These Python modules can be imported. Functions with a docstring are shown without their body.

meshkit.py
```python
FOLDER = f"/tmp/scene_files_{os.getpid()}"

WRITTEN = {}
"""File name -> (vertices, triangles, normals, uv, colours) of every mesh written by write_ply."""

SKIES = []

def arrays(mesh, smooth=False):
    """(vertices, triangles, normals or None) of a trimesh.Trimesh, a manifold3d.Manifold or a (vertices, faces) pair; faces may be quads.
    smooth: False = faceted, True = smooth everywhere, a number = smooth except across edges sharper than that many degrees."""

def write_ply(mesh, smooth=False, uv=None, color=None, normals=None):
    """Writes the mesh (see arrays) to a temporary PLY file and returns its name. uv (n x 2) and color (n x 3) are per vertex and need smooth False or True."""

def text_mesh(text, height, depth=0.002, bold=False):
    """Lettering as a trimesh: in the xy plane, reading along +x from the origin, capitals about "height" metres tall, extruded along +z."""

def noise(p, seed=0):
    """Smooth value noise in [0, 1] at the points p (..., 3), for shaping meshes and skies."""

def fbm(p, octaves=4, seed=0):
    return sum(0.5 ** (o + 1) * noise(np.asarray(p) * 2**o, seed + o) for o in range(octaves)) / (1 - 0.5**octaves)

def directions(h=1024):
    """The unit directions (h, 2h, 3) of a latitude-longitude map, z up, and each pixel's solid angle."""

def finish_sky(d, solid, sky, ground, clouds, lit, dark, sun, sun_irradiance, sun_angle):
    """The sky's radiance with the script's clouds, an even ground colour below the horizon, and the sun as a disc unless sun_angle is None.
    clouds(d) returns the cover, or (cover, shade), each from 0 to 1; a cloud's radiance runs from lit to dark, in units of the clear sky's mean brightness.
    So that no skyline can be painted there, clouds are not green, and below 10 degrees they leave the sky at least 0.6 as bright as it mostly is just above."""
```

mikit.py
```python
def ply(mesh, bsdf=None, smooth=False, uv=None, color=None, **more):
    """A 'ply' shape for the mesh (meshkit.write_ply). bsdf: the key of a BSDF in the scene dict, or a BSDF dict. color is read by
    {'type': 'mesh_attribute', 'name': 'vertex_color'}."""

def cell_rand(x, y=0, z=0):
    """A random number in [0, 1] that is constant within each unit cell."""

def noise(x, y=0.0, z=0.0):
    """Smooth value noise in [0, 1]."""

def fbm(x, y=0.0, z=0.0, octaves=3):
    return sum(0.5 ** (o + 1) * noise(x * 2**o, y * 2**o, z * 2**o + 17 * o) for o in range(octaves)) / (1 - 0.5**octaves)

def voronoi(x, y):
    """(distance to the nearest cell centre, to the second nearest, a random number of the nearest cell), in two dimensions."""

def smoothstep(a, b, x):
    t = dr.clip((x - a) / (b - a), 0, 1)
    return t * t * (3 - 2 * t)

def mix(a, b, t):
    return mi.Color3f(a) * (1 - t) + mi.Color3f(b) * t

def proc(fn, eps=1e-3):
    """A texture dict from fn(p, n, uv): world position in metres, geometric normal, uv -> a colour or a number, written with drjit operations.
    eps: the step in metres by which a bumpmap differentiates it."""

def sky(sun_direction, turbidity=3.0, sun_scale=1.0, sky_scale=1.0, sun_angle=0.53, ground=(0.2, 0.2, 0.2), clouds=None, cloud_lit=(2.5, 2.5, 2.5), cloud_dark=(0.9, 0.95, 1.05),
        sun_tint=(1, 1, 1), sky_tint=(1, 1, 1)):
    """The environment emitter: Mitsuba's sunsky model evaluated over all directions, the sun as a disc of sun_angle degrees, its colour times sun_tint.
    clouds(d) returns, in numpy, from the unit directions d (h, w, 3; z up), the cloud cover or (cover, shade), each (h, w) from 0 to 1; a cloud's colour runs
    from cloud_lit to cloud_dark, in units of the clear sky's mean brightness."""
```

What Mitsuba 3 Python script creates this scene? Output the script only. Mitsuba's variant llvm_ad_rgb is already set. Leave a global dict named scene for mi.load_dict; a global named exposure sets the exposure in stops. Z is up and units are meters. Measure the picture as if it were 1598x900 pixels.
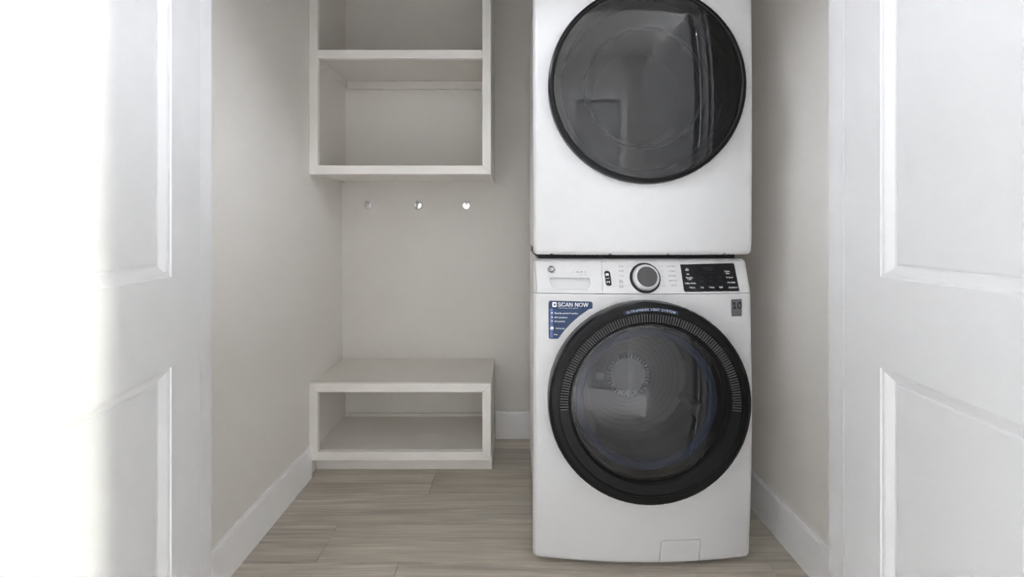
import math
import numpy as np
import drjit as dr
import trimesh
import manifold3d as m3
import mitsuba as mi
import mikit, meshkit
from mikit import noise, fbm, cell_rand, smoothstep, mix
from shapely.geometry import Polygon, LineString, box as sbox
from shapely import affinity

T = mi.ScalarTransform4f
rng = np.random.default_rng(7)
scene, labels = {}, {}

# ------------------------------------------------------------------ camera, sky, sun, lamps, exposure
# x right, y into the closet, z up; the camera stands at the origin of x and y
exposure = 0.76
scene['camera'] = {
    'type': 'perspective', 'fov': math.degrees(2 * math.atan(799 / 655.0)), 'fov_axis': 'x', 'near_clip': 0.02, 'far_clip': 200.0,
    'principal_point_offset_x': -5.0 / 1598, 'principal_point_offset_y': 92.0 / 900,
    'to_world': T().look_at(origin=[0, 0, 1.1], target=[0, 1, 1.1], up=[0, 0, 1])}
SUN = np.array([1.36, -0.485, 0.22])
scene['sky'] = mikit.sky(SUN / np.linalg.norm(SUN), turbidity=3.0, sun_scale=2.3, sky_scale=28.0, sun_angle=2.2, ground=(0.3, 0.3, 0.3), clouds=lambda d: 0.9 + 0.1 * meshkit.fbm(d * 4, 3), cloud_lit=(2.5, 2.5, 2.5), cloud_dark=(2.0, 2.0, 2.0), sun_tint=(1.0, 1.75, 5.0))
LAMP = 17.0


# ------------------------------------------------------------------ helpers
def rgb(r, g, b):
    return {'type': 'rgb', 'value': [r, g, b]}


def srgb(r, g, b):
    f = lambda c: (c / 255 / 12.92) if c <= 10 else ((c / 255 + 0.055) / 1.055) ** 2.4
    return [f(r), f(g), f(b)]


def two(d):
    return {'type': 'twosided', 'bsdf': d}


def mat(name, color, rough=0.5, metallic=0.0, spec=0.5, **more):
    c = color if isinstance(color, dict) else rgb(*color)
    scene[name] = two({'type': 'principled', 'base_color': c, 'roughness': rough, 'metallic': metallic, 'specular': spec, **more})
    return name


def put(key, mesh, bsdf, smooth=False, label=None, cat=None, group=None, kind=None, **more):
    n, k = 0, key
    while k in scene:
        n += 1
        k = f'{key}_{n:03d}'
    scene[k] = mikit.ply(mesh, bsdf, smooth=smooth, **more)
    tag(k, label, cat, group, kind)
    return k


def tag(k, label=None, cat=None, group=None, kind=None):
    d = {a: b for a, b in (('label', label), ('category', cat), ('group', group), ('kind', kind)) if b}
    if d:
        labels[k] = d


def man(tm):
    return m3.Manifold(m3.Mesh(np.asarray(tm.vertices, np.float32), np.asarray(tm.faces, np.uint32)))


def tri(m):
    x = m.to_mesh()
    return trimesh.Trimesh(np.array(x.vert_properties[:, :3], float), np.array(x.tri_verts), process=False)


def hull(pts):
    return m3.Manifold.hull_points(np.asarray(pts, float).tolist())


def bx(x0, x1, y0, y1, z0, z1, c=0.0015):
    """A box with chamfered edges."""
    if c <= 0:
        return hull([[x, y, z] for x in (x0, x1) for y in (y0, y1) for z in (z0, z1)])
    p = []
    for x, sx in ((x0, c), (x1, -c)):
        for y, sy in ((y0, c), (y1, -c)):
            for z, sz in ((z0, c), (z1, -c)):
                p += [[x, y + sy, z + sz], [x + sx, y, z + sz], [x + sx, y + sy, z]]
    return hull(p)


def prism(poly, y0, y1, c=0.001):
    """A convex outline in x and z between the planes y0 (front) and y1, its front edges chamfered."""
    P = Polygon(poly)
    I = P.buffer(-c, join_style=2)
    f = lambda q, y: [[a, y, b] for a, b in list(q.exterior.coords)[:-1]]
    return hull(f(I, y0) + f(P, y0 + c) + f(P, y1 - c) + f(I, y1))


def extr(poly, y0, y1):
    """Any outline in x and z, extruded from y0 to y1."""
    m = trimesh.creation.extrude_polygon(poly, y1 - y0, engine='earcut')
    v = m.vertices
    m = trimesh.Trimesh(np.c_[v[:, 0], y1 - v[:, 2], v[:, 1]], m.faces, process=False)
    return man(m)


def lathe(profile, center, axis=(0, -1, 0), sections=96, close=True):
    """profile: (radius, height along the axis) outline, turned about the axis through the centre."""
    pr = np.array(profile, float)
    if close:
        pr = np.vstack([pr, pr[:1]])
    m = trimesh.creation.revolve(pr, sections=sections)
    R = trimesh.geometry.align_vectors([0, 0, 1], axis)
    m.apply_transform(R)
    m.apply_translation(center)
    return m


def tube(points, radius, sides=12):
    from_pts = [np.asarray(p, float) for p in points]
    out = None
    for i in range(len(from_pts) - 1):
        r0 = radius[i] if hasattr(radius, '__len__') else radius
        r1 = radius[i + 1] if hasattr(radius, '__len__') else radius
        a = tri(m3.Manifold.sphere(r0, sides)); a.apply_translation(from_pts[i])
        b = tri(m3.Manifold.sphere(r1, sides)); b.apply_translation(from_pts[i + 1])
        h = hull(np.vstack([a.vertices, b.vertices]))
        out = h if out is None else out + h
    return out


def rrect(x0, x1, z0, z1, r):
    return sbox(x0 + r, z0 + r, x1 - r, z1 - r).buffer(r, quad_segs=6)


# ------------------------------------------------------------------ materials
def wall_fn(p, n, uv):
    t = fbm(p.x * 2.5 + p.y * 1.7, p.z * 2.1, p.y * 2.3, 3)
    s = noise(p.x * 160, p.y * 160, p.z * 160)
    return mix((0.680, 0.656, 0.616), (0.706, 0.684, 0.644), t) * (0.985 + 0.03 * s)


mat('paint_wall', mikit.proc(wall_fn), 0.75, spec=0.3)
mat('paint_hall', (0.68, 0.67, 0.65), 0.8, spec=0.3)
mat('paint_ceiling', (0.90, 0.90, 0.89), 0.9, spec=0.2)
mat('carpet_pale', (0.72, 0.70, 0.67), 0.95, spec=0.1)
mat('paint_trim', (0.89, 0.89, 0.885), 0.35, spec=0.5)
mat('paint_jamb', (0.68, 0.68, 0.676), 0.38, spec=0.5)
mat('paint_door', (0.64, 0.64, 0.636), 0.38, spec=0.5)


def wood_paint(p, n, uv):
    t = fbm(p.x * 9, p.y * 9, p.z * 9, 3)
    return mix((0.820, 0.796, 0.750), (0.850, 0.828, 0.782), t)


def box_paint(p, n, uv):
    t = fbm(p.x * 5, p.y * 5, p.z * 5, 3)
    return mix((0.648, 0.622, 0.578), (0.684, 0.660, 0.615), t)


mat('paint_frame', mikit.proc(wood_paint), 0.5, spec=0.4)
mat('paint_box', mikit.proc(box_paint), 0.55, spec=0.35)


def plank_fn(p, n, uv):
    cell = dr.floor(uv.x / 10)
    tone = cell_rand(cell, 3)
    hue = cell_rand(cell, 9)
    x, y = uv.x, uv.y
    warp = fbm(x * 1.3, y * 6, cell, 3) * 0.07
    g1 = fbm(x * 2.2, (y + warp) * 42, cell, 4)
    g2 = fbm(x * 7, (y + warp * 0.5) * 300, cell, 2)
    g3 = smoothstep(0.60, 0.85, fbm(x * 1.7, (y + warp) * 95, cell + 5, 2))
    big = fbm(x * 1.1, y * 9, cell + 2, 2)
    t = dr.clip(0.36 * g1 + 0.36 * g2 + 0.28 * big, 0, 1)
    c = mix((0.405, 0.368, 0.314), (0.610, 0.562, 0.486), smoothstep(0.22, 0.78, t)) * (1 - 0.16 * g3)
    c = c * mix((1.015, 0.995, 0.975), (0.985, 0.995, 0.995), hue)
    return c * (0.84 + 0.19 * tone)


mat('vinyl_plank', mikit.proc(plank_fn), 0.42, spec=0.4)
mat('floor_base', (0.1, 0.09, 0.08), 0.9)
mat('enamel', (0.65, 0.65, 0.648), 0.22, spec=0.5, clearcoat=0.6, clearcoat_gloss=0.9)
mat('side_enamel', (0.78, 0.78, 0.775), 0.28, spec=0.5)
mat('drawer_grip', (0.72, 0.72, 0.725), 0.3, spec=0.5)
mat('black_gloss', (0.007, 0.007, 0.007), 0.2, spec=0.2)
mat('black_satin', (0.014, 0.014, 0.014), 0.38, spec=0.3)
mat('rib_black', (0.045, 0.045, 0.045), 0.4, spec=0.5)
mat('dark_rubber', (0.02, 0.02, 0.021), 0.6)
mat('display_black', (0.008, 0.008, 0.009), 0.25, spec=0.4)
mat('segment_grey', (0.030, 0.030, 0.032), 0.4)
mat('print_white', (0.78, 0.78, 0.78), 0.6)
mat('print_grey', (0.15, 0.15, 0.15), 0.6)
mat('print_black', (0.012, 0.012, 0.012), 0.5)
mat('print_paleblue', (0.30, 0.36, 0.46), 0.6)
mat('sticker_blue', srgb(31, 55, 92), 0.45)
mat('sticker_pale', srgb(84, 104, 148), 0.45)
mat('sticker_silver', srgb(96, 96, 98), 0.45)
mat('band_blue', srgb(27, 35, 54), 0.4)
mat('dial_silver', (0.74, 0.74, 0.74), 0.3, metallic=0.35)
mat('dial_grey', (0.075, 0.075, 0.075), 0.5, metallic=0.0, spec=0.3)
mat('emblem_grey', (0.10, 0.10, 0.10), 0.3, metallic=0.4)
mat('gasket_blue', srgb(56, 76, 110), 0.5)
mat('chrome', (0.88, 0.88, 0.89), 0.08, metallic=1.0)


def drum_fn(p, n, uv):
    r = dr.sqrt(dr.square(p.x - 0.4165) + dr.square(p.z - 0.562))
    a = dr.atan2(p.z - 0.562, p.x - 0.4165)
    hx, hy = a * 26, r * 60
    holes = smoothstep(0.10, 0.2, dr.sqrt(dr.square(hx - dr.round(hx)) + dr.square(hy - dr.round(hy))))
    return mi.Color3f(0.19) * (0.55 + 0.45 * holes)


mat('drum_steel', mikit.proc(drum_fn), 0.35, metallic=0.75)
mat('hub_steel', (0.88, 0.88, 0.88), 0.6, metallic=0.0)
mat('inner_grey', (0.17, 0.17, 0.17), 0.5)
mat('bowl_black', (0.03, 0.03, 0.03), 0.5)
scene['washer_glass'] = {'type': 'thindielectric', 'int_ior': 1.5, 'specular_transmittance': rgb(0.34, 0.345, 0.355)}
scene['dryer_glass'] = {'type': 'thindielectric', 'int_ior': 1.55, 'specular_transmittance': rgb(0.16, 0.16, 0.16)}
scene['pane_glass'] = {'type': 'thindielectric', 'int_ior': 1.5}

# ------------------------------------------------------------------ the room: closet and the hall in front of it
XL, XR, YB = -0.915, 0.945, 2.22           # closet walls
YH, YJ = 0.96, 1.065                       # hall face and closet face of the closet's front wall
OL, OR, OT = -0.786, 0.811, 2.09           # rough opening
HX0, HX1, HY0, CZ = -2.6, 2.3, -0.80, 2.74  # hall


def wall(key, m, bsdf, label):
    return put(key, tri(m), bsdf, label=label, kind='structure')


wall('wall_left', bx(XL - 0.1, XL, YJ, YB, 0, CZ, 0), 'paint_wall', 'plain greige left wall of the closet above the left baseboard')
wall('wall_right', bx(XR, XR + 0.1, YJ, YB, 0, CZ, 0), 'paint_wall', 'plain greige right wall of the closet beside the machines')
wall('wall_back', bx(XL - 0.1, XR + 0.1, YB, YB + 0.1, 0, CZ, 0), 'paint_wall', 'plain greige back wall of the closet behind hooks and bench')
fw = bx(HX0 - 0.1, HX1 + 0.1, YH, YJ, 0, CZ, 0) - bx(OL, OR, YH - 1, YJ + 1, -1, OT, 0)
wall('wall_front', fw, 'paint_hall', 'wall around the double door opening of the closet')
VY0, VY1, VZ0, VZ1 = -0.45, 0.75, 0.25, 2.30
wl = bx(HX0 - 0.1, HX0, HY0 - 0.1, YH, 0, CZ, 0) - bx(HX0 - 1, HX0 + 1, VY0, VY1, VZ0, VZ1, 0)
wall('wall_hall_left', wl, 'paint_hall', 'hall wall on the left behind the camera with a large window')
WY0, WY1, WZ0, WZ1 = -0.76, 0.20, 0.75, 2.12
wr = bx(HX1, HX1 + 0.1, HY0 - 0.1, YH, 0, CZ, 0) - bx(HX1 - 1, HX1 + 1, WY0, WY1, WZ0, WZ1, 0)
wall('wall_hall_right', wr, 'paint_hall', 'hall wall on the right with a window')
DX0, DX1, DZ = 0.02, 0.68, 2.05
wb = bx(HX0, HX1, HY0 - 0.1, HY0, 0, CZ, 0) - bx(DX0, DX1, HY0 - 1, HY0 + 1, -1, DZ, 0)
wall('wall_hall_back', wb, 'paint_hall', 'hall wall opposite the closet with a doorway')
wall('wall_hall_stub', bx(1.05, 1.16, HY0, -0.44, 0, CZ, 0), 'paint_hall', 'projecting hall wall opposite the closet')
wall('ceiling', bx(HX0 - 0.1, HX1 + 0.1, HY0 - 0.1, YB + 0.1, CZ, CZ + 0.1, 0), 'paint_ceiling', 'flat white ceiling')
wall('floor', bx(HX0 - 0.1, HX1 + 0.1, HY0 - 0.1, YB + 0.1, -0.03, -0.005, 0), 'floor_base', 'grey wood plank floor')

put('floor_hall', tri(bx(HX0, HX1, HY0, YH, -0.005, -0.0005, 0)), 'carpet_pale', label='pale hall floor in front of the closet', kind='structure')

# planks, each its own piece
PITCH, PL, GAP = 0.18, 1.22, 0.0006

joints = {3: -0.3, 2: 0.10, 1: -0.36, 0: 0.22, -1: -0.66, -2: -0.385}
row, cell = 3, 0
while 1.745 + row * PITCH > YH:
    y0, y1 = 1.745 + (row - 1) * PITCH, 1.745 + row * PITCH
    y1 = min(y1, YB)
    closet = y0 > YH - 0.02
    xa, xb = (XL, XR) if closet else (HX0, HX1)
    if y1 < YJ + 0.02:
        xa, xb = OL, OR
    j = joints.get(row, rng.uniform(-0.6, 0.6))
    edges = [xa] + [j + k * PL for k in range(-4, 5) if xa + 0.02 < j + k * PL < xb - 0.02] + [xb]
    for a, b in zip(edges[:-1], edges[1:]):
        q = tri(bx(a + GAP, b - GAP, max(y0, YH) + GAP, y1 - GAP, -0.005, 0.0, 0.0009))
        cell += 1
        uv = np.c_[q.vertices[:, 0] - a + cell * 10 + 3, q.vertices[:, 1] - y0 + cell * 1.37]
        put('floor__plank', q, 'vinyl_plank', uv=uv)
    row -= 1


# baseboards
def baseboard(key, m, label):
    put(key, tri(m), 'paint_trim', label=label, kind='structure')


def profile_board(x0, x1, y0, y1, face):
    """A 14 cm board with an eased top edge; face: which side shows."""
    t, h, e = 0.014, 0.142, 0.006
    if face == '+x':
        s = [[x0, 0], [x0 + t, 0], [x0 + t, h - e], [x0 + t - e * .7, h], [x0, h]]
        return hull([[a, y, b] for a, b in s for y in (y0, y1)])
    if face == '-x':
        s = [[x1, 0], [x1 - t, 0], [x1 - t, h - e], [x1 - t + e * .7, h], [x1, h]]
        return hull([[a, y, b] for a, b in s for y in (y0, y1)])
    if face == '-y':
        s = [[y1, 0], [y1 - t, 0], [y1 - t, h - e], [y1 - t + e * .7, h], [y1, h]]
        return hull([[x, a, b] for a, b in s for x in (x0, x1)])
    s = [[y0, 0], [y0 + t, 0], [y0 + t, h - e], [y0 + t - e * .7, h], [y0, h]]
    return hull([[x, a, b] for a, b in s for x in (x0, x1)])


FY = 655 / 352.0                            # front of the cabinet and bench frames
baseboard('baseboard_left', profile_board(XL, XL, YJ, FY - 0.001, '+x'), 'white baseboard along the left closet wall up to the bench')
baseboard('baseboard_right', profile_board(XR, XR, YJ, YB - 0.014, '-x'), 'white baseboard along the right closet wall beside the washer')
baseboard('baseboard_back', profile_board(-0.103, XR, YB, YB, '-y'), 'white baseboard on the back wall between bench and washer')
baseboard('baseboard_hall', profile_board(HX0, DX0 - 0.09, HY0, HY0, '+y'), 'white baseboard of the hall wall opposite')

# jambs and casing of the closet opening
JT = 0.015
put('trim_1', tri(bx(OL, OL + JT, YH - 0.002, YJ + 0.001, 0, OT - JT, 0.001) + bx(OL + JT - 0.001, OL + JT + 0.010, 1.005, 1.04, 0, OT - JT, 0.001)), 'paint_jamb', label='white left jamb of the closet opening with its door stop', kind='structure')
put('trim_2', tri(bx(OR - JT, OR, YH - 0.002, YJ + 0.001, 0, OT - JT, 0.001) + bx(OR - JT - 0.010, OR - JT + 0.001, 1.005, 1.04, 0, OT - JT, 0.001)), 'paint_jamb', label='white right jamb of the closet opening with its door stop', kind='structure')
put('trim_3', tri(bx(OL, OR, YH - 0.002, YJ + 0.001, OT - JT, OT, 0.001)), 'paint_jamb', label='white head jamb of the closet opening', kind='structure')
cas = bx(OL - 0.075, OR + 0.075, YH - 0.016, YH - 0.0005, 0, OT + 0.075, 0.002) - bx(OL, OR, 0, 2, -1, OT, 0)
put('trim_4', tri(cas), 'paint_jamb', label='white casing on the hall side of the closet opening', kind='structure')


# ------------------------------------------------------------------ the two open closet doors
def ring_panel(w0, w1, z0, z1):
    """One moulded panel filling a hole of the door: nested rings, the same on both faces; local x along the door, y = depth (0 and -TH are the faces)."""
    TH = 0.035
    prof = [(0.0, 0.0), (0.001, 0.0028), (0.006, 0.0036), (0.009, 0.0050), (0.021, 0.0128), (0.025, 0.0136), (0.0265, 0.0122), (0.030, 0.0115)]
    V, F = [], []
    for side in (0, 1):
        base = len(V)
        for t, dpt in prof:
            y = dpt if side == 0 else TH - dpt
            for a, b in ((w0 + t, z0 + t), (w1 - t, z0 + t), (w1 - t, z1 - t), (w0 + t, z1 - t)):
                V.append([a, y, b])
        n = len(prof)
        for i in range(n - 1):
            for k in range(4):
                a, b = base + 4 * i + k, base + 4 * i + (k + 1) % 4
                c, d = b + 4, a + 4
                F += [[a, b, c], [a, c, d]] if side == 0 else [[a, c, b], [a, d, c]]
        e = base + 4 * (n - 1)
        F += [[e, e + 1, e + 2], [e, e + 2, e + 3]] if side == 0 else [[e, e + 2, e + 1], [e, e + 3, e + 2]]
    n = 4 * len(prof)
    for k in range(4):
        a, b = k, (k + 1) % 4
        F += [[b, a, a + n], [b, a + n, b + n]]
    return trimesh.Trimesh(np.array(V), np.array(F), process=False)


def closet_door(key, hinge, ang, mirror, label):
    """Local: x runs from the hinge edge to the free edge, y from the shown face into the door, z up."""
    W, Z0, Z1, TH = 0.765, 0.012, OT - JT - 0.006, 0.035
    st = 0.104
    c, s = math.cos(math.radians(ang)), math.sin(math.radians(ang))
    u = np.array([s, -c, 0]) if mirror == 1 else np.array([-s, -c, 0])
    v = np.array([-c, -s, 0]) if mirror == 1 else np.array([c, -s, 0])   # away from the opening
    M = np.eye(4)
    M[:3, 0], M[:3, 1], M[:3, 2], M[:3, 3] = u, v, [0, 0, 1], [hinge[0], hinge[1], 0]
    flip = np.linalg.det(M[:3, :3]) < 0

    def world(m):
        m = m.copy()
        m.vertices = m.vertices @ M[:3, :3].T + M[:3, 3]
        if flip:
            m.faces = m.faces[:, ::-1]
        return m
    rects = [(st, W - st, 0.245, 0.817), (st, W - st, 1.003, Z1 - 0.115)]
    fr = bx(0, W, 0, TH, Z0, Z1, 0.0015)
    for a, b, p, q in rects:
        fr = fr - bx(a, b, -1, 1, p, q, 0)
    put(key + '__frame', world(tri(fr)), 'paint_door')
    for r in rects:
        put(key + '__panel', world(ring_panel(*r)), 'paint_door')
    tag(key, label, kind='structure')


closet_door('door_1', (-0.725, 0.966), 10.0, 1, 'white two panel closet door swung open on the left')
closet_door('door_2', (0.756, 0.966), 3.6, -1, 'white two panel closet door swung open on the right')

# hall door opposite and the window (behind the camera, seen as reflections and daylight)
hd = bx(DX0 + 0.02, DX1 - 0.02, HY0 - 0.095, HY0 - 0.06, 0.01, DZ - 0.02, 0.002)
for p, q in ((0.25, 0.82), (1.0, 1.92)):
    hd = hd - bx(DX0 + 0.14, DX1 - 0.14, HY0 - 0.07, HY0, p, q, 0)
put('door_3', tri(hd), 'paint_door', label='white panel door in the hall wall opposite the closet', kind='structure')
hc = bx(DX0 - 0.08, DX1 + 0.08, HY0 + 0.0005, HY0 + 0.017, 0, DZ + 0.08, 0.002) - bx(DX0 + 0.01, DX1 - 0.01, -9, 9, -1, DZ - 0.01, 0)
hj = bx(DX0, DX1, HY0 - 0.1, HY0, 0, DZ, 0) - bx(DX0 + 0.018, DX1 - 0.018, -9, 9, -1, DZ - 0.018, 0)
put('trim_5', tri(hc + hj), 'paint_trim', label='white casing of the hall door opposite the closet', kind='structure')
wf = bx(HX1 - 0.015, HX1 + 0.06, WY0 - 0.06, WY1 + 0.06, WZ0 - 0.06, WZ1 + 0.06, 0.002) - bx(HX1 - 1, HX1 + 1, WY0, WY1, WZ0, WZ1, 0)
put('window_1', tri(wf), 'paint_trim', label='white window frame in the right hall wall', kind='structure')
put('window_1__pane', tri(bx(HX1 + 0.03, HX1 + 0.034, WY0, WY1, WZ0, WZ1, 0)), 'pane_glass')

vf = bx(HX0 - 0.06, HX0 + 0.015, VY0 - 0.06, VY1 + 0.06, VZ0 - 0.06, VZ1 + 0.06, 0.002) - bx(HX0 - 1, HX0 + 1, VY0, VY1, VZ0, VZ1, 0)
put('window_2', tri(vf), 'paint_trim', label='white window frame in the left hall wall', kind='structure')
put('window_2__pane', tri(bx(HX0 - 0.034, HX0 - 0.03, VY0, VY1, VZ0, VZ1, 0)), 'pane_glass')


def ceiling_lamp(x, y, hx, hy, power, label):
    k = put('ceiling_lamp', tri(bx(x - hx - 0.02, x + hx + 0.02, y - hy - 0.02, y + hy + 0.02, CZ - 0.03, CZ, 0.002) - bx(x - hx, x + hx, y - hy, y + hy, CZ - 0.1, CZ - 0.02, 0)), 'paint_trim', label=label, cat='lamp')
    q = trimesh.Trimesh([[x - hx, y - hy, CZ - 0.022], [x - hx, y + hy, CZ - 0.022], [x + hx, y + hy, CZ - 0.022], [x + hx, y - hy, CZ - 0.022]], [[0, 1, 2], [0, 2, 3]], process=False)
    scene[k + '__diffuser'] = mikit.ply(q, 'paint_trim', emitter={'type': 'area', 'radiance': rgb(power * 0.95, power, power * 1.13)})


ceiling_lamp(-1.60, 0.10, 0.45, 0.45, LAMP * 0.85, 'square white lamp flush on the hall ceiling beside the left closet door')
ceiling_lamp(1.85, 0.30, 0.36, 0.45, LAMP * 1.6, 'square white lamp flush on the hall ceiling beside the right closet door')

# ------------------------------------------------------------------ upper cabinet and bench
FW = 0.038


def face_frame(key, x0, x1, z0, z1, y0, y1, mids=()):
    w = FW
    g = 0.0003
    put(key + '__bottom_rail', tri(prism([(x0 + g, z0), (x1 - g, z0), (x1 - w - g, z0 + w), (x0 + w + g, z0 + w)], y0, y1)), 'paint_frame')
    put(key + '__top_rail', tri(prism([(x0 + g, z1), (x0 + w + g, z1 - w), (x1 - w - g, z1 - w), (x1 - g, z1)], y0, y1)), 'paint_frame')
    put(key + '__stile', tri(prism([(x0, z0 + g), (x0 + w, z0 + w + g), (x0 + w, z1 - w - g), (x0, z1 - g)], y0, y1)), 'paint_frame')
    put(key + '__stile', tri(prism([(x1, z0 + g), (x1, z1 - g), (x1 - w, z1 - w - g), (x1 - w, z0 + w + g)], y0, y1)), 'paint_frame')
    for m in mids:
        put(key + '__middle_rail', tri(prism([(x0 + w + g, m), (x1 - w - g, m), (x1 - w - g, m + w), (x0 + w + g, m + w)], y0, y1)), 'paint_frame')


CX1 = -0.108
K = 'wall_cabinet'
X0 = XL + 0.001
Y1 = YB - 0.001
CT = 2.41
face_frame(K, X0, CX1, 1.346, CT, FY, FY + 0.019, mids=(1.8585,))
yb = FY + 0.0195
put(K + '__side_panel', tri(bx(X0, X0 + 0.016, yb, Y1, 1.347, CT - 0.001, 0.0008)), 'paint_box')
put(K + '__side_panel', tri(bx(CX1 - 0.0175, CX1 - 0.001, yb, Y1, 1.347, CT - 0.001, 0.0008)), 'paint_box')
put(K + '__bottom_panel', tri(bx(X0 + 0.0165, CX1 - 0.018, yb, Y1, 1.352, 1.371, 0.0008)), 'paint_box')
put(K + '__top_panel', tri(bx(X0 + 0.0165, CX1 - 0.018, yb, Y1, CT - 0.022, CT - 0.002, 0.0008)), 'paint_box')
put(K + '__shelf', tri(bx(X0 + 0.0165, CX1 - 0.018, yb, Y1, 1.878, 1.8965, 0.0008)), 'paint_box')
put(K + '__shelf_cleat', tri(bx(X0 + 0.032, CX1 - 0.018, Y1 - 0.017, Y1, 1.838, 1.8775, 0.001)), 'paint_box', label='narrow cleat under the back of the shelf')
put(K + '__shelf_cleat', tri(bx(X0 + 0.0165, X0 + 0.0315, yb + 0.02, Y1, 1.838, 1.8775, 0.001)), 'paint_box', label='narrow cleat under the left end of the shelf')
put(K + '__shelf_cleat', tri(bx(X0 + 0.032, CX1 - 0.018, Y1 - 0.017, Y1, CT - 0.062, CT - 0.0225, 0.001)), 'paint_box')
tag(K, 'open greige wall cabinet with one shelf hung above the coat hooks', 'cabinet')

K = 'bench'
face_frame(K, X0, CX1, 0.076, 0.417, FY, FY + 0.019)
put(K + '__seat_top', tri(bx(X0, CX1, yb, Y1, 0.397, 0.4165, 0.001)), 'paint_box')
put(K + '__side_panel', tri(bx(X0, X0 + 0.016, yb, Y1, 0.077, 0.3965, 0.0008)), 'paint_box')
put(K + '__side_panel', tri(bx(CX1 - 0.0165, CX1, yb, Y1, 0.077, 0.3965, 0.0008)), 'paint_box')
put(K + '__deck', tri(bx(X0 + 0.0165, CX1 - 0.017, yb, Y1, 0.098, 0.116, 0.0008)), 'paint_box')
put(K + '__deck_cleat', tri(bx(X0 + 0.0165, CX1 - 0.017, Y1 - 0.012, Y1, 0.1162, 0.132, 0.0008)), 'paint_box')
put(K + '__toe_kick', tri(bx(X0 + 0.001, CX1 + 0.001, 1.926, Y1, 0.0005, 0.0765, 0.0008)), 'paint_frame')
tag(K, 'low open greige bench with a shoe compartment against the left wall', 'bench')


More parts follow.
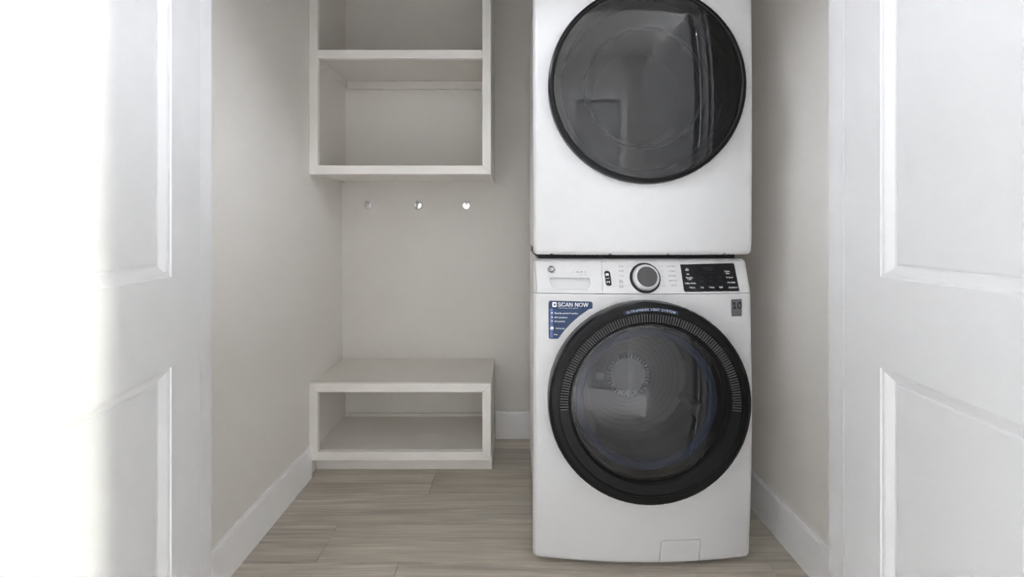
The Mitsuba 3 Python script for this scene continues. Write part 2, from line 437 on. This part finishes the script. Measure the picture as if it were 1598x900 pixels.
# ------------------------------------------------------------------ coat hooks
def hook(x, yaw, label):
    k = 'coat_hook'
    n = sum(1 for q in labels if q.split('_0')[0] == k)
    key = k if n == 0 else f'{k}_{n:03d}'
    z, y = 1.229, YB
    put(key + '__rosette', lathe([(0.0, 0.0005), (0.0185, 0.0005), (0.0200, 0.003), (0.0212, 0.010), (0.0206, 0.0125), (0.0185, 0.0140), (0.010, 0.0150), (0.0, 0.0153)], (x, y, z - 0.003), axis=(math.sin(yaw) * 0.22, -1, 0.04), sections=48, close=False), 'chrome', smooth=25)
    s = math.sin(yaw)
    pts = [(x + s * 0.004, y - 0.012, z + 0.003), (x + s * 0.010, y - 0.022, z + 0.004), (x + s * 0.016, y - 0.031, z + 0.009), (x + s * 0.019, y - 0.034, z + 0.019)]
    put(key + '__prong', tri(tube(pts, [0.0046, 0.0040, 0.0036, 0.0044], 14)), 'chrome', smooth=50)
    tag(key, label, 'hook', 'coat hooks under the wall cabinet')


hook(-0.773, -0.28, 'small chrome coat hook nearest the left wall, under the cabinet')
hook(-0.512, 0.05, 'small chrome coat hook in the middle of the row of three')
hook(-0.258, 0.3, 'small chrome coat hook nearest the washer, rightmost of three')

# ------------------------------------------------------------------ washer and dryer
CX, HW = 0.4165, 0.358
BOW = 0.025
R = 0.017
WP = ([0.018, 0.3, 0.55, 0.893, 1.003], [0.020, 0.004, 0.0, 0.010, 0.045])
DP = ([1.018, 1.06, 1.5, 1.873, 2.01], [0.008, 0.002, 0.0, 0.004, 0.030])


def yf(x, z, P):
    return 1.36 + np.interp(z, *P) - BOW * (1 - (x / HW) ** 2)


def front_solid(P, back=1.43):
    s = tri(m3.Manifold.sphere(R, 20)).vertices
    s = s[s[:, 1] < 1e-6]
    pts = []
    zs = list(P[0])
    zz = [zs[0] + R] + zs[1:-1] + [zs[-1] - R]
    for z in zz:
        for x in np.linspace(-HW + R, HW - R, 33):
            c = np.array([CX + x, float(yf(x * HW / (HW - R), z, P)) + R, z])
            pts.append(s + c)
    e = []
    for x in (CX - HW, CX + HW):
        for z in (zs[0], zs[-1]):
            e.append([x - np.sign(x - CX) * 0.004, back, z + (0.004 if z == zs[0] else -0.004)])
    pts.append(np.array(e))
    return hull(np.vstack(pts))


def cyl(cx, cz, r, y0, y1, n=128):
    return man(lathe([(0, 0), (r, 0), (r, y1 - y0), (0, y1 - y0)], (cx, y1, cz), sections=n, close=False))


def conform(m, P, lift):
    """A flat print in local x, z (depth along -y from 0) laid on the curved front."""
    m = m.copy()
    v = m.vertices.copy()
    v[:, 1] = yf(v[:, 0], v[:, 2], P) - lift + v[:, 1] - np.where(v[:, 2] > P[0][3], 0.0008, 0.00015)   # the rounded shell stands a little proud of its centre sheet
    v[:, 0] += CX
    m.vertices = v
    return m


def flat_print(poly, thick):
    m = trimesh.creation.extrude_polygon(poly, thick, engine='earcut')
    for _ in range(12):
        e = m.vertices[m.edges_unique]
        if np.linalg.norm(e[:, 0] - e[:, 1], axis=1).max() < 0.03:
            break
        m = m.subdivide_to_size(0.03) if hasattr(m, 'subdivide_to_size') else m.subdivide()
    v = m.vertices
    return trimesh.Trimesh(np.c_[v[:, 0], -v[:, 2], v[:, 1]], m.faces, process=False)


def text(s, x, z, h, anchor='l', bold=False, shear=0.0, depth=0.0003):
    m = meshkit.text_mesh(s, h, depth, bold)
    v = np.array(m.vertices)
    w = v[:, 0].max()
    x0 = {'l': x, 'c': x - w / 2, 'r': x - w}[anchor]
    return trimesh.Trimesh(np.c_[v[:, 0] + x0 - shear * v[:, 1], -v[:, 2], v[:, 1] + z], m.faces, process=False)


cat = trimesh.util.concatenate
W = 'washing_machine'
tag(W, 'white front loading washing machine on the plank floor under the dryer', 'washing machine')
WZ, WD = 0.562, 1.287                                   # door centre height, depth of its rim
sol = front_solid(WP)
low = sol.trim_by_plane((0, 0, -1), -0.8922) - cyl(CX, WZ, 0.296, 1.0, 2.0)
top = sol.trim_by_plane((0, 0, 1), 0.8938)
ap = Polygon([(0.049, 0.018), (0.0535, 0.094), (0.057, 0.0985), (0.179, 0.0985), (0.183, 0.094), (0.1785, 0.018)])
ap = affinity.translate(ap, CX, 0)
hole = extr(ap.buffer(0.0008).union(affinity.translate(ap.buffer(0.0008), 0, -0.01)), 1.0, 1.385)
plate = (low ^ extr(ap.buffer(-0.0004), 1.0, 1.38))
low = low - hole
put(W + '__front_panel', tri(low), 'enamel', smooth=28)
put(W + '__access_panel', tri(plate), 'enamel', smooth=28, label='small filter access panel at the lower right')
# drawer cut from the control panel
dr_poly = affinity.translate(Polygon([(-0.352, 1.02), (-0.132, 1.02), (-0.1345, 0.893), (-0.345, 0.885)]), CX, 0)
drawer = top ^ extr(dr_poly.buffer(-0.0006), 1.0, 1.415)
top = top - extr(dr_poly.buffer(0.0004), 1.0, 1.418)
grip_poly = affinity.translate(Polygon([(-0.3045, 0.9425), (-0.174, 0.9425), (-0.1745, 0.918), (-0.186, 0.9065), (-0.288, 0.9065), (-0.301, 0.920)]).buffer(-0.004).buffer(0.004, quad_segs=5), CX, 0)
gtop = extr(grip_poly, 1.0, 1.408)
gx = np.linspace(-0.31, -0.165, 9)
bot = []
for x in gx:   # the back of the grip slopes in towards its top
    bot += [[CX + x, float(yf(x, 0.944, WP)) + 0.012, 0.944], [CX + x, float(yf(x, 0.905, WP)) + 0.002, 0.905], [CX + x, 1.2, 0.944], [CX + x, 1.2, 0.905]]
pocket = gtop ^ hull(bot)
drawer = drawer - pocket
put(W + '__detergent_drawer', tri(drawer), 'enamel', smooth=28, label='detergent drawer with a recessed grip at the upper left')
put(W + '__control_panel', tri(top), 'enamel', smooth=28)
ring = grip_poly.buffer(0.0012).difference(grip_poly)
gp = flat_print(affinity.translate(ring, -CX, 0), 0.0004)
put(W + '__detergent_drawer__grip_edge', conform(gp, WP, 0.0002), 'drawer_grip')
body = bx(CX - HW + 0.015, CX + HW - 0.015, 1.4305, 2.10, 0.022, 0.996, 0.004) - cyl(CX, WZ, 0.30, 1.0, 1.66)
put(W + '__body', tri(body), 'side_enamel')
for sx in (-1, 1):
    for y in (1.46, 2.05):
        put(W + '__foot', lathe([(0, 0), (0.022, 0), (0.022, 0.010), (0.010, 0.012), (0.010, 0.026), (0, 0.026)], (CX + sx * 0.30, y, 0.0003), axis=(0, 0, 1), sections=20, close=False), 'dark_rubber')

# emblem
ez, ex = 0.9688, -0.297
disc = Polygon([(ex + 0.0125 * math.cos(a), ez + 0.0125 * math.sin(a)) for a in np.linspace(0, 2 * math.pi, 40, endpoint=False)])
put(W + '__emblem', conform(flat_print(disc, 0.0006), WP, 0.0003), 'emblem_grey', label='round dark emblem with pale script letters')
rim = disc.buffer(-0.0008).difference(disc.buffer(-0.0018))
em = [flat_print(rim, 0.0003), text('G', ex - 0.0088, ez - 0.0050, 0.0100, bold=True, shear=-0.2), text('E', ex - 0.0003, ez - 0.0048, 0.0096, bold=True, shear=-0.2)]
put(W + '__emblem__lettering', conform(cat(em), WP, 0.0010), 'print_white')
# drawer icons
ic = []
for x, r, m in ((-0.2275, 0.0016, 0), (-0.213, 0.0022, 1), (-0.200, 0.0024, 1), (-0.187, 0.0019, 1)):
    ic.append(flat_print(Polygon([(x + r * math.cos(a), 0.9612 + 0.8 * r * math.sin(a)) for a in np.linspace(0, 2 * math.pi, 12, endpoint=False)]), 0.0003))
ic += [flat_print(sbox(-0.2085, 0.9606, -0.2045, 0.9617), 0.0003), flat_print(sbox(-0.2085, 0.9522, -0.1970, 0.9528), 0.0003), flat_print(sbox(-0.192, 0.9522, -0.1815, 0.9528), 0.0003)]
put(W + '__detergent_drawer__icons', conform(cat(ic), WP, 0.0004), 'print_grey')
# small pad
pad = affinity.skew(rrect(-0.1245, -0.1065, 0.9185, 0.9655, 0.0075), ys=0, xs=-4, origin=(-0.1155, 0.942))
put(W + '__button_pad', conform(flat_print(pad, 0.0012), WP, 0.0003), 'black_satin', label='small dark rounded button pad beside the drawer')
pi_ = [flat_print(sbox(-0.1225, 0.9500, -0.1125, 0.9575).difference(sbox(-0.1205, 0.9518, -0.1145, 0.9557)), 0.0003),
       flat_print(sbox(-0.1205, 0.9525, -0.1145, 0.9550), 0.0003), flat_print(sbox(-0.1225, 0.9410, -0.1115, 0.9425), 0.0003),
       flat_print(Polygon([(-0.1205, 0.9335), (-0.1205, 0.9270), (-0.1155, 0.9302)]), 0.0003), flat_print(sbox(-0.1145, 0.9270, -0.1128, 0.9335), 0.0003), flat_print(sbox(-0.1118, 0.9270, -0.1101, 0.9335), 0.0003)]
put(W + '__button_pad__icons', conform(cat(pi_), WP, 0.0018), 'print_white')
# dial: its axis is square to the leaning panel
dn = np.array([0, -1.0, 0.30]); dn /= np.linalg.norm(dn)
dc = np.array([CX + 0.004, float(yf(0.004, 0.9445, WP)), 0.9425])
put(W + '__dial', lathe([(0, -0.004), (0.0495, -0.004), (0.0495, 0.004), (0.0475, 0.0065), (0.040, 0.0075), (0, 0.0075)], dc, axis=dn, sections=64, close=False), 'black_satin', smooth=35, label='round programme dial with a silver ring')
put(W + '__dial__dial_ring', lathe([(0.0, 0.008), (0.0425, 0.008), (0.0420, 0.016), (0.0345, 0.0245), (0.0325, 0.025), (0, 0.025)], dc, axis=dn, sections=64, close=False), 'dial_silver', smooth=35)
put(W + '__dial__dial_face', lathe([(0.0, 0.0252), (0.0325, 0.0252), (0.0318, 0.0272), (0.029, 0.0282), (0.0, 0.0286)], dc, axis=dn, sections=64, close=False), 'dial_grey', smooth=35)
# cycle names round the dial
L = []
left = ['Normal', 'Whites', 'Towels', 'Bulky', 'Sanitize']
right = ['Quick Wash', 'Delicates', 'Active Wear', 'Drain & Spin', 'Self Clean']
for i in range(5):
    z = 0.9795 - i * 0.0150
    xs = -0.0775 - 0.001 * i
    L.append(text(left[i], xs, z - 0.0014, 0.0034))
    if i == 3:
        L.append(text('Bedding', xs, z - 0.0062, 0.0028))
    if i == 4:
        L.append(text('Allergen', xs, z - 0.0062, 0.0028))
    L.append(flat_print(sbox(xs + 0.0265, z - 0.0002, -0.0465 - (0.006 if i in (1, 2, 3) else 0), z + 0.0002), 0.0003))
    L.append(text(right[i], 0.1055 + 0.0006 * i, z - 0.0014, 0.0034, 'r'))
    L.append(flat_print(sbox(0.0500 + (0.005 if i in (1, 2, 3) else 0), z - 0.0002, 0.0700, z + 0.0002), 0.0003))
for side in (-1, 1):
    put(W + '__control_panel__cycle_lettering', conform(cat([q for q in L if side * q.vertices[:, 0].mean() > 0]), WP, 0.0004), 'print_grey', label='cycle names on the %s of the dial' % ('left' if side < 0 else 'right'))
# display
dp = Polygon([(0.1245, 0.9855), (0.3040, 0.9880), (0.3085, 0.9850), (0.3120, 0.9005), (0.1310, 0.9000), (0.1270, 0.9030)])
put(W + '__display_panel', conform(flat_print(dp, 0.0012), WP, 0.0003), 'display_black', label='slanted black touch display with white lettering')
L = [text('Wifi', 0.1445, 0.9655, 0.0050, 'c', True), text('Set', 0.1455, 0.9530, 0.0040, 'c', True), text('Tumble', 0.1480, 0.9415, 0.0046, 'c', True), text('Care', 0.1485, 0.9360, 0.0042, 'c'),
     text('Delay Wash', 0.1495, 0.9240, 0.0046, 'c', True), text('Touch', 0.1535, 0.9110, 0.0046, 'c', True), text('Soil', 0.1865, 0.9110, 0.0046, 'c', True),
     text('Temp', 0.2190, 0.9110, 0.0046, 'c', True), text('Spin', 0.2510, 0.9110, 0.0046, 'c', True), text('Power', 0.2800, 0.9605, 0.0044, 'c', True), text('Steam', 0.2810, 0.9545, 0.0036, 'c', True),
     text('My Cycle', 0.2850, 0.9415, 0.0040, 'c', True), text('Pre Wash', 0.2885, 0.9255, 0.0044, 'c', True), text('Extra Rinse', 0.2915, 0.9100, 0.0042, 'c', True),
     flat_print(Polygon([(0.1415, 0.9745), (0.1465, 0.9745), (0.144, 0.9718)]), 0.0003)]
put(W + '__display_panel__lettering', conform(cat(L), WP, 0.0018), 'print_white')
put(W + '__display_panel__display_digits', conform(text('8:88', 0.2150, 0.9665, 0.0120, 'c'), WP, 0.0018), 'segment_grey', label='unlit 8:88 digits')
L = [text('Control Lock', 0.2300, 0.9020, 0.0030, 'c'), flat_print(sbox(0.198, 0.9580, 0.236, 0.9586), 0.0003)]
for i in range(3):
    for j in range(2):
        L.append(flat_print(sbox(0.183 + i * 0.032, 0.932 + j * 0.012, 0.195 + i * 0.032, 0.9335 + j * 0.012), 0.0003))
L.append(text('Fresh', 0.2800, 0.9745, 0.0042, 'c'))
put(W + '__display_panel__indicator_marks', conform(cat(L), WP, 0.0018), 'segment_grey', kind='stuff', label='faint unlit marks of the display')
# blue sticker
arc = [(0.334 * math.cos(math.radians(a)), WZ + 0.334 * math.sin(math.radians(a))) for a in np.linspace(122, 146, 16)]
stk = Polygon([(-0.308, 0.869), (-0.168, 0.868), (-0.168, 0.8440)] + [p for p in arc if p[0] < -0.176 and p[0] > -0.279] + [(-0.2815, 0.7470), (-0.308, 0.7470)]).buffer(-0.007).buffer(0.007, quad_segs=6)
put(W + '__instruction_sticker', conform(flat_print(stk, 0.0003), WP, 0.0003), 'sticker_blue', label='dark blue sticker with white lettering that reads SCAN NOW')
strip = sbox(-0.3045, 0.7500, -0.2950, 0.8450).intersection(stk.buffer(-0.002))
put(W + '__instruction_sticker__sticker_band', conform(flat_print(strip, 0.0002), WP, 0.0007), 'sticker_pale')
L = [text('SCAN NOW', -0.2795, 0.8515, 0.0128, bold=True), text('to learn more about this appliance', -0.2770, 0.8455, 0.0029),
     flat_print(rrect(-0.2965, -0.2825, 0.8490, 0.8655, 0.0015).difference(sbox(-0.2915, 0.8540, -0.2860, 0.8600)), 0.0003),
     text('Remote control & monitor', -0.2900, 0.8275, 0.0046, bold=True), text('Ask questions', -0.2900, 0.8140, 0.0046, bold=True), text('Get updates', -0.2900, 0.8015, 0.0044, bold=True),
     text('Get started', -0.2860, 0.7790, 0.0040, bold=True), text('Scan', -0.2930, 0.7590, 0.0042, bold=True)]
for z, r in ((0.8300, 0.0026), (0.8165, 0.0026), (0.8040, 0.0026), (0.7815, 0.0058)):
    L.append(flat_print(Polygon([(-0.2975 + r * math.cos(a), z + r * math.sin(a)) for a in np.linspace(0, 2 * math.pi, 18, endpoint=False)]), 0.0003))
put(W + '__instruction_sticker__lettering', conform(cat(L), WP, 0.0011), 'print_white')
# warranty badge
put(W + '__warranty_badge', conform(flat_print(sbox(0.2835, 0.8190, 0.3190, 0.8735), 0.0003), WP, 0.0003), 'sticker_silver', label='small grey badge that reads 10 above the door at right')
L = [text('10', 0.3020, 0.8440, 0.0200, 'c', True)]
put(W + '__warranty_badge__lettering', conform(cat(L), WP, 0.0008), 'print_black')
L = [text('YEAR', 0.3015, 0.8340, 0.0050, 'c'), text('LIMITED', 0.3015, 0.8275, 0.0036, 'c')]
put(W + '__warranty_badge__fine_print', conform(cat(L), WP, 0.0008), 'print_grey')

# washer door; heights are towards the viewer from y = WD + 0.05
RB = 0.3145
dc = (CX, WD + 0.05, WZ)
D = W + '__door'
put(D, lathe([(0.240, -0.030), (RB - 0.012, -0.030), (RB - 0.002, -0.018), (RB, 0.010), (RB, 0.032), (RB - 0.003, 0.043), (RB - 0.010, 0.0485), (RB - 0.020, 0.050),
              (0.2885, 0.0495), (0.2880, 0.0480), (0.2860, 0.0480), (0.2855, 0.0492), (0.2820, 0.0492), (0.2800, 0.0455), (0.2520, 0.0430), (0.2500, 0.0470), (0.2480, 0.0470), (0.2440, 0.0410), (0.240, 0.0300)], dc, sections=160), 'black_gloss', smooth=32,
    label='round door with a black rim and dark glass')
ribs = []
for i, a in enumerate(np.radians(np.arange(-4, 184.1, 1.75))):
    b = tri(bx(-0.0021, 0.0021, WD + 0.05 - 0.0488, WD + 0.05 - 0.0420, 0.2530, 0.2792, 0.0006))
    b.apply_transform(trimesh.transformations.rotation_matrix(a - math.pi / 2, [0, -1, 0]))
    b.apply_translation((CX, 0, WZ))
    ribs.append(b)
put(D + '__vent_ribs', cat(ribs), 'rib_black', kind='stuff', label='row of fine vent ribs round the upper half of the rim')
# arc lettering on the rim
s = 'ULTRAFRESH VENT SYSTEM'
glyph, adv = [], []
for ch in s:
    if ch == ' ':
        glyph.append(None); adv.append(0.0046)
    else:
        m = meshkit.text_mesh(ch, 0.0068, 0.0004, True)
        v = np.array(m.vertices); x0 = v[:, 0].min(); v[:, 0] -= x0
        glyph.append((v, m.faces)); adv.append(v[:, 0].max() + 0.0013)
tot = sum(adv)
k = 0.152 / tot
RT = 0.2895
out, t = [], -tot * k / 2
for g, a in zip(glyph, adv):
    if g is not None:
        v = g[0]
        th = (t + v[:, 0] * k) / RT
        rr = RT + v[:, 1]
        out.append(trimesh.Trimesh(np.c_[CX + rr * np.sin(th), np.full(len(v), WD - 0.0012) - v[:, 2], WZ + rr * np.cos(th)], g[1], process=False))
    t += a * k
put(D + '__lettering', cat(out), 'print_paleblue', label='pale lettering that reads ULTRAFRESH VENT SYSTEM')
th = np.linspace(-0.29, 0.29, 40)
bandp = [(CX + (RT - 0.0022) * math.sin(a), WZ + (RT - 0.0022) * math.cos(a)) for a in th] + [(CX + (RT + 0.0088) * math.sin(a), WZ + (RT + 0.0088) * math.cos(a)) for a in th[::-1]]
put(D + '__lettering_band', tri(extr(Polygon(bandp), WD - 0.0010, WD + 0.0006)), 'band_blue')


def dome(r, h0, h1, n=28):
    """(radius, height) of a shallow dome from the centre out."""
    return [(r * i / n, h1 - (h1 - h0) * (i / n) ** 2) for i in range(n + 1)]


put(D + '__glass', lathe(dome(0.2445, 0.036, 0.058), dc, sections=128, close=False), 'washer_glass', smooth=True, label='dark domed door glass')
put(D + '__inner_ring', lathe([(0.200, -0.008), (0.224, -0.008), (0.226, 0.002), (0.221, 0.010), (0.209, 0.010), (0.200, 0.002)], dc, sections=96), 'gasket_blue', smooth=40, label='dull blue ring behind the glass')
put(D + '__inner_rim', lathe([(0.2265, -0.020), (0.2395, -0.020), (0.2395, 0.020), (0.236, 0.020)], dc, sections=96), 'black_satin', smooth=40)
# drum
put(W + '__drum', lathe([(0.230, 1.375), (0.222, 1.400), (0.215, 1.50), (0.205, 1.535), (0.165, 1.550), (0.0, 1.553), (0.0, 1.560), (0.215, 1.560), (0.232, 1.50), (0.236, 1.375)], (CX, 0, WZ), axis=(0, 1, 0), sections=120), 'drum_steel', smooth=30)
hub = [lathe([(0, 0), (0.064, 0), (0.062, 0.008), (0.046, 0.014), (0, 0.016)], (CX, 1.5525, WZ), sections=48, close=False)]
for a in np.linspace(0, 2 * math.pi, 36, endpoint=False):
    b = tri(bx(-0.0022, 0.0022, 1.541, 1.5525, 0.050, 0.078, 0.001))
    b.apply_transform(trimesh.transformations.rotation_matrix(a, [0, -1, 0]))
    b.apply_translation((CX, 0, WZ))
    hub.append(b)
put(W + '__drum__hub', cat(hub), 'hub_steel', smooth=35)
put(W + '__drum__drum_light', lathe([(0, 0), (0.016, 0), (0.015, 0.006), (0, 0.009)], (CX - 0.105, 1.5515, WZ - 0.002), sections=32, close=False), 'hub_steel', smooth=35)
for a in (100, 220, 340):
    q = math.radians(a)
    pts = []
    for y, r, w in ((1.41, 0.214, 0.026), (1.53, 0.206, 0.022), (1.42, 0.190, 0.008), (1.52, 0.185, 0.007)):
        pts += [[r, y, -w], [r, y, w]]
    b = tri(hull(pts))
    b.apply_transform(trimesh.transformations.rotation_matrix(q, [0, -1, 0]))
    b.apply_translation((CX, 0, WZ))
    put(W + '__drum__baffle', b, 'inner_grey')

# dryer
Y = 'clothes_dryer'
tag(Y, 'white front loading clothes dryer stacked on top of the washing machine', 'clothes dryer')
DZc, DD = 1.5565, 1.314
sol = front_solid(DP)
low = sol.trim_by_plane((0, 0, -1), -1.8742) - cyl(CX, DZc, 0.298, 1.0, 2.0)
top = sol.trim_by_plane((0, 0, 1), 1.8758)
for x in (-0.297, -0.110, 0.076, 0.263):
    low = low - bx(CX + x - 0.0045, CX + x + 0.0045, 1.0, 1.40, 1.0, 1.0245, 0)
put(Y + '__front_panel', tri(low), 'enamel', smooth=28)
put(Y + '__control_panel', tri(top), 'enamel', smooth=28)
body = bx(CX - HW + 0.015, CX + HW - 0.015, 1.4305, 2.10, 1.024, 2.005, 0.004) - cyl(CX, DZc, 0.30, 1.0, 1.70)
put(Y + '__body', tri(body), 'side_enamel')
put(Y + '__stacking_frame', tri(bx(CX - HW + 0.022, CX + HW - 0.022, 1.4365, 2.08, 0.9965, 1.0237, 0.002)), 'dark_rubber', label='black stacking frame between the two machines')
dc = (CX, DD + 0.03, DZc)
D = Y + '__door'
RB = 0.3125
put(D, lathe([(0.270, -0.030), (RB - 0.010, -0.030), (RB - 0.002, -0.018), (RB, 0.006), (RB, 0.020), (RB - 0.003, 0.0265), (RB - 0.008, 0.0295), (RB - 0.013, 0.0295), (0.2965, 0.0275), (0.2955, 0.0240), (0.290, 0.0180), (0.270, 0.0100)], dc, sections=160), 'black_gloss', smooth=32,
    label='round door with a black rim and dark reflecting glass')
put(D + '__glass', lathe(dome(0.2955, 0.0245, 0.045), dc, sections=128, close=False), 'dryer_glass', smooth=True, label='dark domed door glass')
put(D + '__inner_ring', lathe([(0.186, -0.012), (0.194, -0.012), (0.194, -0.004), (0.186, -0.004)], dc, sections=96), 'inner_grey', smooth=40, label='grey ring behind the glass')
put(D + '__inner_bowl', lathe([(0.2695, 0.0095), (0.262, -0.020), (0.196, -0.030), (0.186, -0.060), (0.150, -0.110), (0.0, -0.125), (0.0, -0.130), (0.155, -0.116), (0.195, -0.063), (0.268, -0.028)], dc, sections=96), 'bowl_black', smooth=40)
